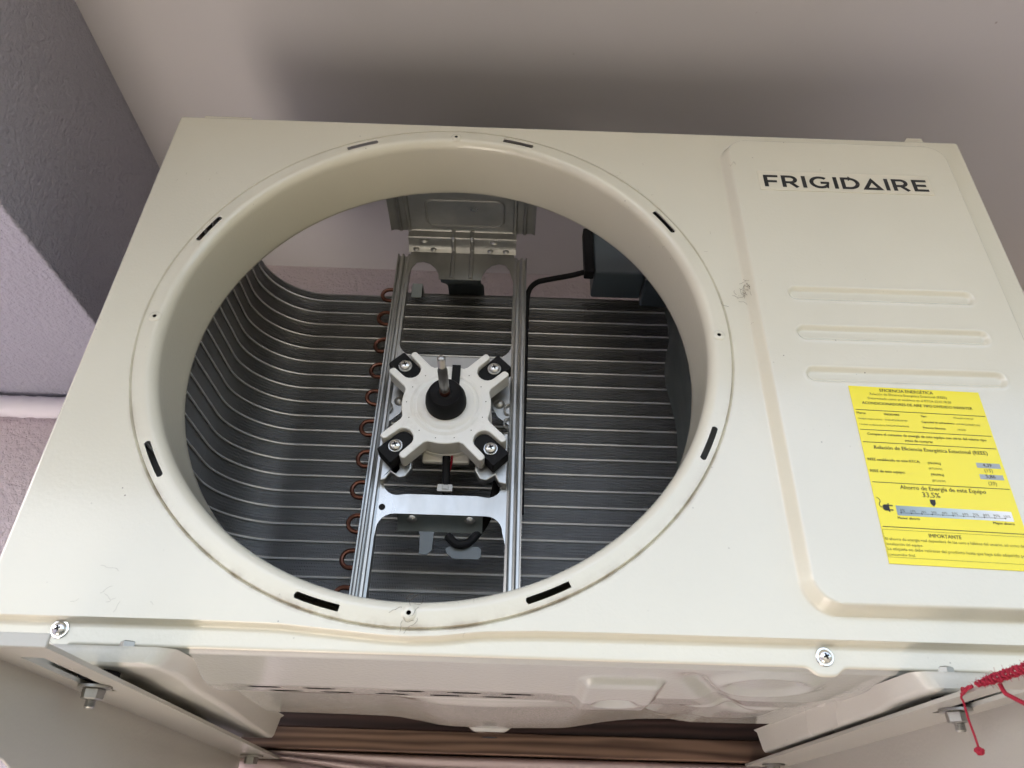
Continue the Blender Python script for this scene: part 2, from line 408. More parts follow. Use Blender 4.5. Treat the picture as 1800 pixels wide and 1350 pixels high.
for sx_, sz_ in ((-.2447, -.2676), (.2941, -.2702)): screw('panel_screw', (sx_, .008, sz_), .0048, parent=front)

# logo
lg = MB(); H_ = 1.0; sw = .19
def stroke(b, pts, w, ox, closed=False):
    n = len(pts); L_, R_ = [], []
    for i in range(n):
        p = Vector(pts[i]);
        a = Vector(pts[i - 1]) if (i > 0 or closed) else None; c = Vector(pts[(i + 1) % n]) if (i < n - 1 or closed) else None
        t1 = (p - a).normalized() if a is not None else None; t2 = (c - p).normalized() if c is not None else None
        t1 = t1 or t2; t2 = t2 or t1
        n1 = Vector((-t1.y, t1.x)); n2 = Vector((-t2.y, t2.x)); mm = (n1 + n2).normalized(); k = min(2.2, 1 / max(.35, mm.dot(n1)))
        L_.append((p.x + mm.x * w / 2 * k + ox, p.y + mm.y * w / 2 * k)); R_.append((p.x - mm.x * w / 2 * k + ox, p.y - mm.y * w / 2 * k))
    m_ = n if closed else n - 1; o_ = len(b)
    for i in range(m_):
        j = (i + 1) % n; b.append([L_[i], L_[j], R_[j], R_[i]])
h = sw / 2
def seg(a, b): return [a, b]
glyph = {
 'F': (.68, [[(h, 0), (h, 1)], [(h, 1 - h), (.70, 1 - h)], [(h, .46), (.62, .46)]]),
 'R': (.80, [[(h, 0), (h, 1)], [(h, 1 - h)] + [(.42 + .24 * math.cos(R(90 - i * 18)), .66 + .245 * math.sin(R(90 - i * 18))) for i in range(11)] + [(h, .415)], [(.40, .40), (.72, 0)]]),
 'I': (.19, [[(h, 0), (h, 1)]]),
 'G': (.98, [[(.50 + .41 * math.cos(R(48 + i * 12)), .5 + .42 * math.sin(R(48 + i * 12))) for i in range(24)] + [(.84, .20), (.84, .5)], [(.52, .47), (.935, .47)]]),
 'D': (.88, [[(h, 0), (h, 1)], [(h, 1 - h), (.38, 1 - h)] + [(.38 + .405 * math.cos(R(90 - i * 15)), .5 + .405 * math.sin(R(90 - i * 15))) for i in range(13)] + [(h, h)]]),
 'A': (1.0, [[(.15, h), (.5, .82), (.85, h)]]),
 'E': (.68, [[(h, 0), (h, 1)], [(h, 1 - h), (.70, 1 - h)], [(h, .5), (.64, .5)], [(h, h), (.70, h)]])}
ox = 0; quads = []
for ch in 'FRIGIDAIRE':
    w_, sts = glyph[ch]
    for st in sts: stroke(quads, st, sw, ox, closed=(ch == 'A'))
    ox += w_ + .17 + {'D': -.07, 'A': -.06}.get(ch, 0)
LW, LH = .1665, .0168
k1 = LW / (ox - .17); lay = 0
for q in quads:
    lay = (lay + 1) % 7; yy = -.01262 - lay * .000012
    lg.add([(.3180 + x * k1, yy, .1800 + z * LH) for x, z in q], [(0, 1, 2, 3)])
lg.build('logo_lettering', 'ink', front, smooth=0)
MB().box((.3130, -.0125, .1755), (.4890, -.0119, .2028)).build('logo_sticker', 'sticker', front, smooth=0)

# lint and hairs that cling to the paint
lb = MB()
def hair(x, z, y, L, n=7, r=.00006):
    a = random.uniform(0, 6.28); pts = []; px, pz = x, z
    for i in range(n):
        pts.append((px, y - .0003 - .0004 * random.random(), pz)); a += random.uniform(-.7, .7); px += math.cos(a) * L / n; pz += math.sin(a) * L / n
    lb.tube(smooth_path(pts, 3), r, 4, False)
for (x, z, y, n, L, sp) in ((-.115, -.240, 0, 1, .040, .01), (-.20, -.21, 0, 2, .015, .05), (.284, .052, -.006, 22, .009, .006), (.2755, .045, 0, 10, .010, .012), (.29, .213, -.012, 6, .006, .003),
                            (.2246, .1275, 0, 7, .006, .003), (.285, .02, -.006, 5, .006, .03), (.255, .10, 0, 8, .005, .03), (.0, -.2455, -.002, 10, .012, .010), (.03, -.258, 0, 6, .008, .03),
                            (-.10, -.236, 0, 4, .01, .03), (-.25, .18, 0, 4, .004, .03), (-.22, -.25, 0, 6, .008, .04), (.19, .19, 0, 6, .004, .03)):
    for _ in range(n): hair(x + random.gauss(0, sp * .6), z + random.gauss(0, sp * .6), y, L * random.uniform(.5, 1.2), r=.00014 if n >= 9 else .00006)
o = lb.build('dust_lint', 'lint', front, smooth=0); o['kind'] = 'stuff'

# ---- energy label
lab = MB().box((0, -.0003, -.1523), (.1085, 0, 0)).build('energy_label', 'yellow', smooth=0)
lab.parent = unit; lab.location = (.3500, -.01225, -.0557 + .30); lab.rotation_euler = (0, R(1.47), 0)
lab['label'] = 'bright yellow energy efficiency label printed in Spanish'
TX = [('EFICIENCIA ENERGÉTICA', 25.51, 4.41, 44.24, 1), ('Relación de Eficiencia Energética Estacional (REEE)', 16.34, 8.06, 63.77, 0),
('Determinado como se establece en el RTCA 23.01.78:20', 14.01, 12.3, 68.72, 0), ('ACONDICIONADORES DE AIRE TIPO DIVIDIDO INVERTER', 8.12, 17.31, 90.72, 1),
('Marca:', 1.83, 26.92, 7.41, 1), ('FRIGIDAIRE', 24.05, 27.02, 12.41, 1), ('Tipo:', 53.88, 26.88, 4.96, 1), ('Minisplit-inverter', 80.87, 26.76, 16.09, 0),
('Unidad evaporadora:', 1.99, 32.07, 19.36, 0), ('FAIE24F2MAHWW', 23.71, 32.19, 18.21, 0), ('Capacidad de enfriamiento:', 53.36, 32.26, 26.86, 1), ('6594W(22500BTU/h)', 81.4, 32.52, 19.21, 0),
('Unidad condensadora:', 1.95, 37.46, 20.85, 0), ('FAIS24F2MAHWW', 23.63, 37.44, 18.41, 0), ('Potencia Eléctrica:', 53.31, 37.58, 18.23, 1), ('1933W', 81.13, 37.86, 6.76, 0),
('Compare el consumo de energía de este equipo con otros del mismo tipo', 6.47, 46.26, 95.32, 1), ('antes de comprar', 35.43, 50.65, 22.44, 1),
('Relación de Eficiencia Energética Estacional (REEE)', 9.26, 58.62, 89.78, 1), ('REEE establecido en este RTCA:', 1.85, 69.1, 41.11, 1), ('(Wt/We)', 48.99, 69.57, 9.94, 1), ('4,39', 92.29, 69.24, 6.78, 1),
('(BTU/hW)', 48.58, 74.21, 10.34, 0), ('(15)', 92.3, 73.87, 6.3, 0), ('REEE de este equipo:', 1.71, 79.13, 27.2, 1), ('(Wt/We)', 49.04, 79.39, 9.88, 1), ('5,86', 91.93, 79.05, 7.22, 1),
('(BTU/hW)', 48.57, 84.61, 10.23, 0), ('(20)', 92.13, 84.87, 6.34, 0), ('Ahorro de Energía de este Equipo', 21.96, 92.47, 65.87, 1), ('33,5%', 37.84, 98.19, 13.44, 1),
('Menor ahorro', 14.41, 117.23, 16.5, 1), ('Mayor ahorro', 86.07, 117.07, 15.91, 1), ('IMPORTANTE', 34.45, 130.54, 24.05, 1),
('El ahorro de energía real dependerá de los usos y hábitos del usuario, así como de la', 1.31, 134.32, 105.3, 0), ('localización del equipo.', 1.48, 138.23, 26.57, 0),
('La etiqueta no debe retirarse del producto hasta que haya sido adquirido por el', 1.31, 142.04, 105.1, 0), ('consumidor final.', 1.34, 146.15, 19.37, 0)]
TX += [('%d%%' % (10 * i), 17.6 + 7.81 * i, 111.3, 3.6 + .145 * i, 0) for i in range(11)]
pr = MB()
def text_polys(body):
    cu = bpy.data.curves.new('t', 'FONT'); cu.body = body; cu.resolution_u = 2; cu.size = 1
    ob = bpy.data.objects.new('t', cu); COL.objects.link(ob)
    dg = bpy.context.evaluated_depsgraph_get(); ev = ob.evaluated_get(dg); me = ev.to_mesh()
    vv = [(v.co.x, v.co.y) for v in me.vertices]; ff = [tuple(p.vertices) for p in me.polygons]
    ev.to_mesh_clear(); bpy.data.objects.remove(ob); bpy.data.curves.remove(cu); return vv, ff
for body, u, v, w, bold in TX:
    vv, ff = text_polys(body)
    x0 = min(p[0] for p in vv); x1 = max(p[0] for p in vv); s = w / (x1 - x0)
    sy = min(max(s, w / (x1 - x0) * .9), 4.6); sy = s * 1.02
    reps = [(0, 0)] if not bold else [(-.045, 0), (.045, 0)]
    for q, (dx, dy) in enumerate(reps):
        pr.add([((u + (p[0] - x0) * s + dx * 1.6) * .001, -.00042 - q * .00003, (-v + p[1] * sy + dy) * .001) for p in vv], ff)
pr.build('label_print', 'browni', lab, smooth=0)
ln = MB()
def rect(b, u0, v0, u1, v1, y=-.00042): b.add([(u0 * .001, y, -v0 * .001), (u1 * .001, y, -v0 * .001), (u1 * .001, y, -v1 * .001), (u0 * .001, y, -v1 * .001)], [(0, 1, 2, 3)])
for v in (23.0, 41.45, 52.75, 87.65, 123.85): rect(ln, 1.3, v - .28, 107.2, v + .28)
rect(ln, .5, 126.0, 107.8, 126.2); rect(ln, .5, 147.2, 107.8, 147.4); rect(ln, .5, 126.2, .7, 147.2); rect(ln, 107.6, 126.2, 107.8, 147.2)
ln.build('label_rules', 'browni', lab, smooth=0)
g = MB(); rect(g, 87.3, 66.1, 105.9, 70.4, -.00038); rect(g, 87.1, 76.0, 105.5, 80.2, -.00038); g.build('value_boxes', 'greyp', lab, smooth=0)
g = MB(); rect(g, 0, 0, 87.5, 7.9, 0); o = g.build('savings_scale', 'scale', lab, smooth=0); o.location = (.0149, -.00038, -.1064)
g = MB(); rect(g, 17.4, 112.0, 97.2, 112.3, -.00046)
for i in range(11): g.lathe([(0, .00055), (.00001, .00054)], (.0178 + .00785 * i, -.00048, -.11215), n=10)
g.add([(u * .001, -.00046, -v * .001) for u, v in [(42.4, 99.9), (46.6, 99.9), (46.4, 103.2), (44.3, 105.7), (42.2, 103.2)]], [(0, 1, 2, 3, 4)])
g.build('scale_marks', 'ink', lab, smooth=0)
g = MB(); g.add([(u * .001, -.00046, -v * .001) for u, v in [(4.9, 107.0), (6.2, 106.0), (9.3, 105.9), (9.3, 111.2), (6.2, 111.0), (4.9, 109.8)]], [(0, 1, 2, 3, 4, 5)])
rect(g, 9.0, 104.9, 9.9, 112.0, -.00047); rect(g, 9.8, 106.2, 12.7, 107.2, -.00046); rect(g, 9.8, 109.8, 12.5, 110.8, -.00046)
cp = smooth_path([(1.7, 100.4, 0), (3.3, 101.6, 0), (3.9, 103.6, 0), (2.7, 105.8, 0), (3.3, 107.8, 0), (5.2, 108.4, 0)], 5)
for i in range(len(cp) - 1):
    a, b = cp[i], cp[i + 1]; t = (b - a).normalized() * .001; nn = Vector((-t.y, t.x)) * .28
    g.add([(a.x * .001 + nn.x, -.00045 - i * 1e-6, -a.y * .001 - nn.y), (b.x * .001 + nn.x, -.00045 - i * 1e-6, -b.y * .001 - nn.y), (b.x * .001 - nn.x, -.00045 - i * 1e-6, -b.y * .001 + nn.y), (a.x * .001 - nn.x, -.00045 - i * 1e-6, -a.y * .001 + nn.y)], [(0, 1, 2, 3)])
g.build('plug_icon', 'ink', lab, smooth=0)

# ---- condenser coil
coil = empty('condenser_coil'); U(coil)
PIT = .0209
def path_outer(ds):
    rb = .075; x0, yf = -.274, .295; pts = []
    L1 = yf - rb - .03; La = rb * math.pi / 2; L2 = .30 - (x0 + rb); n = int((L1 + La + L2) / ds)
    for i in range(n + 1):
        s = i * (L1 + La + L2) / n
        if s < L1: pts.append(((x0, .03 + s), (1, 0)))
        elif s < L1 + La:
            a = (s - L1) / rb; pts.append(((x0 + rb - rb * math.cos(a), yf - rb + rb * math.sin(a)), (math.cos(a), -math.sin(a))))
        else: pts.append(((x0 + rb + s - L1 - La, yf), (0, -1)))
    return pts
def path_inner(ds):
    n = int((.29 + .090) / ds); return [((-.090 + i * (.29 + .090) / n, .2745), (0, -1)) for i in range(n + 1)]
per = [(0, .0042), (.0006, .0045), (.0018, .0120), (.0056, .0120), (.0062, .0040), (.0090, .0066), (.0094, .0038), (.0128, .0066), (.0132, .0038), (.0168, .0066), (.0172, .0038), (.0202, .0058)]
def coil_half(path, zl, ztop, zbot, nm):
    zs = []; z = zl - PIT * math.floor((zl - zbot) / PIT) - PIT
    while z < ztop + PIT:
        zs += [(z + a, b) for a, b in per]; z += PIT
    zs = [(a, b) for a, b in zs if zbot < a < ztop]; zs = [(zbot, .004)] + zs + [(ztop, .004), (ztop, .02)]
    pp = path(.006)
    MB().grid([[(p[0] - n[0] * dd, p[1] - n[1] * dd, z) for z, dd in zs] for p, n in pp]).build('fin_pack', 'alu', coil, smooth=30)
    fb = MB()
    for p, n in path(.0019):
        t = (-n[1], n[0]); k = .00014; jt = random.gauss(0, .00006); p = (p[0] + t[0] * jt - n[0] * abs(random.gauss(0, .00015)), p[1] + t[1] * jt - n[1] * abs(random.gauss(0, .00015)))
        c = [(p[0] - n[0] * .0060, p[1] - n[1] * .0060), (p[0] - n[0] * .0026, p[1] - n[1] * .0026)]
        vs = []
        for z in (zbot, ztop):
            for (qx, qy) in c:
                vs += [(qx + t[0] * k, qy + t[1] * k, z), (qx - t[0] * k, qy - t[1] * k, z)]
        fb.add(vs, [(0, 2, 6, 4), (1, 5, 7, 3), (2, 3, 7, 6)])
    o = fb.build('fin_edges', 'fin', coil, smooth=0); o['kind'] = 'stuff'
    pp = path(.008); first = None
    z = zl
    while z > zbot + .005:
        if first is None:
            first = MB().tube([(p[0] - n[0] * .0013, p[1] - n[1] * .0013, 0) for p, n in pp], .00125, 8, False).build('tube_glint', 'line', coil); first.location.z = z  # thin bright rod drawn for the highlight along each tube
        else: link_copy(first, coil, (0, 0, z))
        z -= PIT
coil_half(path_outer, .0675 + 9 * PIT, .2705, -.272, 'outer')
coil_half(path_inner, .2376, .2610, -.272, 'inner')
hp = MB(); pts = [(.004, 0, .0098)] + [(-.0135 - .0098 * math.sin(R(a)) * 1.0, 0, .0098 * math.cos(R(a))) for a in np.linspace(0, 180, 17)] + [(.004, 0, -.0098)]
hp.tube(pts, .0027, 10)
first = None
for i in range(13):
    z = .2480 - i * .0418
    if z < -.26: break
    if first is None:
        first = hp.build('return_bend', 'copper', coil); first.location = (-.0915, .2690, z)
    else:
        c_ = link_copy(first, coil, (-.0915 + random.gauss(0, .0007), .2690 + random.gauss(0, .0008), z + random.gauss(0, .0004))); c_.rotation_euler = (0, R(random.gauss(0, 2.5)), R(random.gauss(0, 5)))
MB().box((-.0745, .2655, .2430), (-.0600, .2670, .2680)).box((-.0745, .2655, .2665), (-.0600, .290, .2680)).build('coil_clip', 'part', coil, bevel=.0012)
MB().box((-.094, .270, -.272), (-.090, .288, .2615)).build('end_plate', 'galv', coil)

# ---- motor bracket
br = empty('motor_bracket'); U(br)
YS = .172
def rail(sg):
    pf = [(.0665, .184), (.0665, .1725), (.0690, .1715), (.0705, .1725), (.0715, .1765), (.0740, .1765), (.0750, .1720), (.0765, .1712), (.0780, .1722), (.0785, .1765), (.0808, .1765), (.0815, .1720), (.0828, .1715), (.0832, .190)]
    ofs = -.0022 if sg < 0 else 0
    b = MB(); b.grid([[(sg * (x + ofs), y, z) for x, y in pf] for z in np.linspace(-.262, .238, 12)])
    return b.build('rail', 'galv', br, smooth=28)
rail(1); rail(-1)
def poly_part(name, poly, material='galv', y0=YS, th=.0012, bevel=.0005):
    return MB().prism_tess(poly, y0, y0 + th).build(name, material, br, smooth=30, bevel=0 if th < .002 else bevel)
XI = .0668
up = arc(-XI + .0222, .103, .020, 180, 270, 6) + arc(XI - .020, .103, .020, 270, 360, 6) + [ (XI, -.004), (.054, .006), (.047, .020), (.042, .043), (.032, .057), (-.032, .057), (-.042, .043), (-.047, .020), (-.054, .006), (-XI + .0022, -.004)]
poly_part('upper_crossbar', up)
lo = [(-XI + .0022, -.060), (-XI + .0055, -.060), (-XI + .006, -.070)] + arc(-.0465, -.0745, .0155, 195, 270, 6) + [(-.036, -.0885), (.036, -.0885)] + arc(.0465, -.0745, .0155, 270, 345, 6) + [(XI - .006, -.070), (XI - .0055, -.060), (XI, -.060), (XI, -.140)] + arc(.0465, -.127, .0170, 0, 90, 6)[0:] + [(-.0465, -.110)] + arc(-.0465, -.127, .0170, 90, 180, 6) + [(-XI + .0022, -.140)]
lc = poly_part('lower_crossbar', lo)
MB().lathe([(-.0004, .0034), (-.0002, .00001)], (-.0600, YS, -.1035), n=18).build('crossbar_hole', 'dark', lc)
MB().grid([[(x, y, z) for (y, z) in ((YS + .0006, -.1085), (.176, -.1120), (.181, -.1135), (.188, -.1225))] for x in np.linspace(-.044, .043, 12)]).build('crossbar_flange', 'part', br, smooth=60)
for x in (-.029, .030):
    MB().lathe([(-.0022, .00001), (-.0016, .0024), (0, .0046), (.002, .0062)], (x, YS + .0045, -.1105), n=20).build('dimple', 'galv', br)
MB().prism_xz([(-.0235, -.120), (-.0035, -.120), (-.0065, -.124), (-.0070, -.142), (-.0120, -.147), (-.0200, -.146), (-.0210, -.126)], .188, .1895).build('cable_tab', 'tabm', br, bevel=.0006)
MB().prism_xz([(.006, -.1395), (.0105, -.1365), (.040, -.1365), (.043, -.1395), (.043, -.1475), (.040, -.150), (.015, -.150), (.008, -.145)], .188, .1895).build('cable_tab', 'tabm', br, bevel=.0006)
for sg in (-1, 1):
    pl = [(sg * (XI - (.0022 if sg < 0 else 0)), -.018), (sg * .058, -.022), (sg * .045, -.034), (sg * .034, -.048), (sg * .0325, -.064), (sg * .038, -.074), (sg * .046, -.0755), (sg * .054, -.070), (sg * .058, -.078), (sg * (XI - (.0022 if sg < 0 else 0)), -.080)]
    poly_part('motor_tab', pl if sg > 0 else pl[::-1], y0=.1605, th=.0120, bevel=.002)
    MB().lathe([(-.004, .00001), (-.0034, .0028), (-.0015, .0052), (.001, .0066)], (sg * .0555, YS - .0002, .022), n=20).build('dimple', 'galv', br)
rb = None
for i in range(6):                             # pressed ladder along the inner edge of the right-hand rail
    z = .022 - i * .0176
    b = MB(); b.tube(smooth_path([(.0668, YS, z), (.0655, YS - .003, z - .002), (.0625, YS - .0035, z - .0035), (.0615, YS - .0035, z - .008), (.0625, YS - .003, z - .0125), (.0660, YS - .001, z - .0135)], 4), .0012, 7)
    b.build('edge_emboss', 'galv', br)
for sg in (-1,):
    for z in (.018, -.012, -.035, -.056):
        MB().tube(smooth_path([(sg * .0655, YS, z), (sg * .0635, YS - .003, z - .003), (sg * .0625, YS - .003, z - .008), (sg * .0645, YS, z - .012)], 4), .0011, 7).build('edge_emboss', 'galv', br)
# head of the bracket: web with two arches, bend, and the plate that runs forward under the missing top cover
xa, xb = -XI + .0022, XI
web = [(xa, .243), (xa, .196)] + [(-.0635, .206), (-.0610, .216), (-.0555, .2245), (-.0475, .2265), (-.0390, .2235), (-.0320, .2165), (-.0272, .2070), (-.0262, .1990), (.0262, .1990), (.0278, .2070), (.0325, .2165), (.0395, .2235), (.0480, .2265), (.0560, .2245), (.0615, .216), (.0640, .206)] + [(xb, .196), (xb, .243)]
poly_part('bracket_head', web[::-1], y0=YS - .0004)
sec = [(YS, .2415), (YS - .002, .2445), (YS - .010, .2490), (YS - .0165, .2500), (YS - .0185, .2515), (YS - .0200, .2600), (YS - .0225, .2620), (.045, .2620)]
MB().grid([[(x, y, z) for y, z in sec] for x in np.linspace(xa - .003, xb + .002, 14)]).build('head_bend', 'galv', br, smooth=40)
cs = [(-.0895, .2600), (-.0860, .2622), (-.0800, .2622), (-.0785, .2595), (-.0765, .2595), (-.0750, .2620), (-.0690, .2620), (-.0675, .2590), (-.0650, .2590), (-.0635, .2615)]
cs2 = [(.0640, .2615), (.0655, .2590), (.0680, .2590), (.0695, .2620), (.0765, .2620), (.0780, .2595), (.0800, .2595), (.0815, .2622), (.0880, .2622), (.0920, .2600)]
for c in (cs, cs2): MB().grid([[(x, y, z - .0006) for x, z in c] for y in (.045, .09, .153)]).build('head_flange', 'galv', br, smooth=40)
e = MB(); rc = [(.045, .005), (.045, -.005)]
def rrect(x0, x1, y0, y1, r, z):
    p = []
    for cx_, cy_, a0 in ((x1 - r, y1 - r, 0), (x0 + r, y1 - r, 90), (x0 + r, y0 + r, 180), (x1 - r, y0 + r, 270)):
        p += [(cx_ + r * math.cos(R(a0 + 15 * i)), cy_ + r * math.sin(R(a0 + 15 * i)), z) for i in range(7)]
    return p
p = rrect(-.043, .052, .100, .143, .009, .2622); e.tube(p + [p[0], p[1]], .0018, 8, False); e.build('head_emboss', 'galv', br)
for x in (-.0105, .0130):
    MB().tube(smooth_path([(x, .149, .2618), (x, .1525, .2605), (x, .1555, .2500), (x, YS - .004, .2455), (x, YS - .0016, .239), (x, YS - .0012, .215), (x, YS - .0010, .200)], 5), .0027, 9).build('head_rib', 'galv', br)
for x in (-.048, .041):
    MB().lathe([(-.0014, .00001), (-.0011, .0025), (0, .0050), (.001, .006)], (x, YS - .015, .2512), n=18).build('dimple', 'galv', br)
for x in (-.058, -.036, .036, .056):
    MB().lathe([(-.0012, .00001), (-.0009, .0018), (0, .0034), (.001, .004)], (x, YS - .0042, .2448), n=14).build('dimple', 'galv', br)
MB().grid([[(x, y, z) for y, z in ((YS + .001, .2010), (YS + .012, .2040), (.235, .2440), (.262, .2630), (.300, .2720))] for x in (-.0245, 0, .0262)]).build('coil_hook', 'boxpl', br, smooth=40)

# ---- fan motor
mo = empty('fan_motor'); U(mo)
def motor_outline():
    pts = []
    for q in range(4):
        a = R(45 + 90 * q); ca, sa = math.cos(a), math.sin(a)
        loc = [(.0405, -.0245), (.0430, -.0205), (.0470, -.0190), (.0715, -.0192), (.0738, -.0184), (.0746, -.0158), (.0738, -.0122), (.0715, -.0110), (.0590, -.0106)]
        loc += [(.0590 - .0108 * math.sin(R(t)), -.0108 * math.cos(R(t))) for t in range(20, 180, 20)]
        loc += [(x, -y) for x, y in loc[:9][::-1]]
        pts += [(ca * u - sa * v, sa * u + ca * v) for u, v in loc]
        a0 = 45 + 90 * q + math.degrees(math.atan2(.0245, .0405)); a1 = 45 + 90 * (q + 1) - math.degrees(math.atan2(.0245, .0405))
        r_ = math.hypot(.0405, .0245)
        pts += [(r_ * math.cos(R(a0 + (a1 - a0) * i / 8)), r_ * math.sin(R(a0 + (a1 - a0) * i / 8))) for i in range(1, 8)]
    return pts
MB().prism_xz(motor_outline(), .136, .157).build('motor_body', 'motor', mo, smooth=40, bevel=.0016, bseg=3)
MB().lathe([(.1565, .0468), (.163, .0465), (.1635, .0475), (.170, .0473), (.172, .0483), (.176, .0483), (.180, .040)], (0, 0, 0), n=64).build('motor_shell', 'motor', mo)
MB().box((-.024, .170, -.0520), (.026, .177, -.040)).build('plug_housing', 'motor', mo, bevel=.002)
MB().lathe([(.1361, .0380), (.1350, .0360), (.1347, .0345), (.1357, .0328), (.1357, .0312), (.1340, .0290), (.1333, .0240), (.1340, .0200)], (0, 0, 0), n=64).build('face_ring', 'motor', mo)
MB().lathe([(.1370, .0213), (.1300, .0215), (.1240, .0209), (.1155, .0180), (.1135, .0166), (.1130, .0160), (.1145, .0140), (.1150, .0080), (.1130, .0050), (.1130, .00001)], (0, 0, 0), n=56).build('shaft_seal', 'rubber', mo)
th_ = [(.118, .0050), (.0715, .0050), (.0702, .0042), (.0660, .0042), (.0645, .0036)]
for i in range(11): th_ += [(.0635 - i * .00125, .0041), (.0629 - i * .00125, .0035)]
th_ += [(.0495, .0032), (.0488, .0018), (.0487, .00001)]
sh = MB().lathe(th_, (0, 0, 0), n=22).build('shaft', 'shaft', mo)
MB().lathe([(.1165, .0058), (.1080, .0053), (.1078, .0051)], (0, 0, 0), n=22).build('rust_collar', 'copper', mo)
MB().box((.0035, .1330, .0215), (.0125, .1359, .0470)).build('cable_groove', 'rubber', mo)
b = MB()
for i in range(13):
    a = R(100 + i * 26.5) if i else R(74); b.lathe([(-.0003, .0006), (-.0001, .00001)], (.0418 * math.cos(a), .136, .0418 * math.sin(a)), n=8)
b.build('vent_dots', 'browni', mo)
for q in range(4):
    a = R(45 + 90 * q); ca, sa = math.cos(a), math.sin(a)
    loc = [(.0590 - .0102 * math.sin(R(t)), -.0102 * math.cos(R(t))) for t in range(0, 181, 20)] + [(.0835, .0112), (.0850, .0100), (.0850, -.0100), (.0835, -.0112)]
    MB().prism_xz([(ca * u - sa * v, sa * u + ca * v) for u, v in loc], .1420, .1600).build('rubber_mount', 'rubber', mo, bevel=.0012)
    screw('mount_screw', (.0690 * ca, .1418, .0690 * sa), .0064, parent=mo, wr=1.14)
# motor lead
wl = MB(); wl.tube(smooth_path([(.0020, .166, -.046), (.0022, .172, -.058), (.0030, .178, -.075), (.0050, .190, -.092), (.0080, .215, -.105)], 6), .0042, 10); wl.build('motor_lead', 'rubber', mo)
MB().tube(smooth_path([(.008, .165, -.046), (.007, .172, -.054), (.004, .177, -.064)], 5), .0012, 6).build('red_wire', M['yarn'], mo)
MB().lathe([(-.0024, .0056), (.0024, .0056)], (.0028, .1785, -.0785), axis='z', n=18).box((-.0060, .1745, -.0830), (.0100, .1780, -.0750)).build('cable_tie', 'tie', mo, bevel=.0006)
MB().tube(smooth_path([(.057, .190, -.055), (.054, .190, -.078), (.048, .196, -.100), (.040, .192, -.118), (.030, .186, -.133), (.018, .184, -.136), (.008, .186, -.127)], 6), .0044, 10).build('motor_cable', 'rubber', mo)

# ---- control box, partition, cable
cb_ = empty('control_box'); U(cb_)
MB().box((.1690, .1740, .2200), (.2340, .2250, .3000)).build('box_shell', 'boxpl', cb_, bevel=.003)
MB().box((.2352, .1790, .2150), (.3000, .2350, .3000)).build('box_side', 'boxpl', cb_, bevel=.003)
MB().box((.1560, .1700, .2185), (.1684, .1860, .2920)).build('ferrite_block', 'rubber', cb_, bevel=.0015)
MB().tube(smooth_path([(.158, .178, .2240), (.140, .182, .2205), (.110, .186, .2155), (.095, .187, .2100), (.086, .188, .195), (.084, .189, .16), (.083, .189, .05), (.082, .189, -.10)], 6), .0034, 8).build('black_cable', 'rubber', cb_)
pp_ = MB()
zz = np.linspace(-.27, .225, 30)
pp_.grid([[(.2700 + .004 * math.sin(z * 40) * (y > .2) + .0035 * sst(.0, .02, abs(z - .05) - .1), y, z) for z in zz] for y in (.085, .15, .20, .235, .258)])
U(pp_.build('partition_plate', 'part', smooth=60))
U(MB().box((XR + .0005, .0405, -.272), (XR + .0025, .335, .2655)).build('side_panel', 'panel'))
U(MB().box((.30, .333, -.272), (XR, .335, .2655)).build('rear_panel', 'panel'))

# ---- base pan (pressed sheet seen from below)
px_ = np.array([-.30, -.20, -.178, -.104, -.042, -.012, .0075, .0566, .1363, .160, .1796, .2076, .2542, .2601, .3283, .36, .40, .54])
pz_ = np.array([-.2790, -.2800, -.2822, -.2824, -.2830, -.2870, -.2905, -.2916, -.2893, -.2850, -.2818, -.2785, -.2772, -.2800, -.2797, -.2790, -.2750, -.2740])
nx, ny = 560, 200
X_ = np.linspace(-.292, .538, nx); Y_ = np.linspace(.0112, .338, ny); GX, GY = np.meshgrid(X_, Y_, indexing='ij')
kern = np.ones(13) / 13; zbk = np.convolve(np.pad(np.interp(X_, px_, pz_), 6, 'edge'), kern, 'valid')
back = zbk[:, None]
inn = sst(-.205, -.165, GX) * (1 - sst(.30, .37, GX))             # tray between the feet
Zp = -.2772 - .0025 * sst(.0118, .016, GY) - .0088 * inn * np.clip((GY - .015) / .075, 0, 1)
w = sst(.118, .150, GY); Zp = Zp * (1 - w) + (back + .0005) * w
Zp = Zp + .0004 * inn * sst(.085, .091, GY) * (1 - sst(.121, .127, GY)) * sst(-.155, -.145, GX) * (1 - sst(.105, .115, GX))     # slotted strip
Zp = Zp + .0050 * sst(.300, .335, GY) * (1 - 0 * GX)                                                         # rear rim rolls up
pad = rr_sdf(GX, GY, .128, .186, .040, .130, .008); Zp = Zp - .0055 * sst(.004, -.004, pad) * sst(.03, .05, GY)
ri = np.hypot((GX - .157) / .020, (GY - .095) / .018); Zp = Zp + .0055 * (1 - sst(.35, 1.0, ri))
dg = (GX - .215) - (GY - .05) * .55; Zp = Zp + .0060 * np.exp(-(dg / .010) ** 2) * sst(.02, .05, GY) * (1 - sst(.15, .19, GY))
rc_ = np.hypot((GX - .262) / .034, (GY - .045) / .022); Zp = Zp - .0032 * np.exp(-((rc_ - 1) / .22) ** 2)
lobe = rr_sdf(GX, GY, .205, .318, .125, .235, .03); Zp = Zp - .0045 * sst(.008, -.008, lobe)
bs = np.hypot((GX - .0570) / .026, (GY - .322) / .020); Zp = Zp - .0030 * (1 - sst(.55, 1.0, bs)) - .004 * (1 - sst(.6, 1.1, bs)) * sst(.30, .335, GY)
sl = []
for i, (a, b) in enumerate([(-.1250, -.0985), (-.0830, -.0575), (-.0385, -.0125), (.0060, .0315), (.0490, .0750)]): sl.append((a + .004, b + .004, .1130))
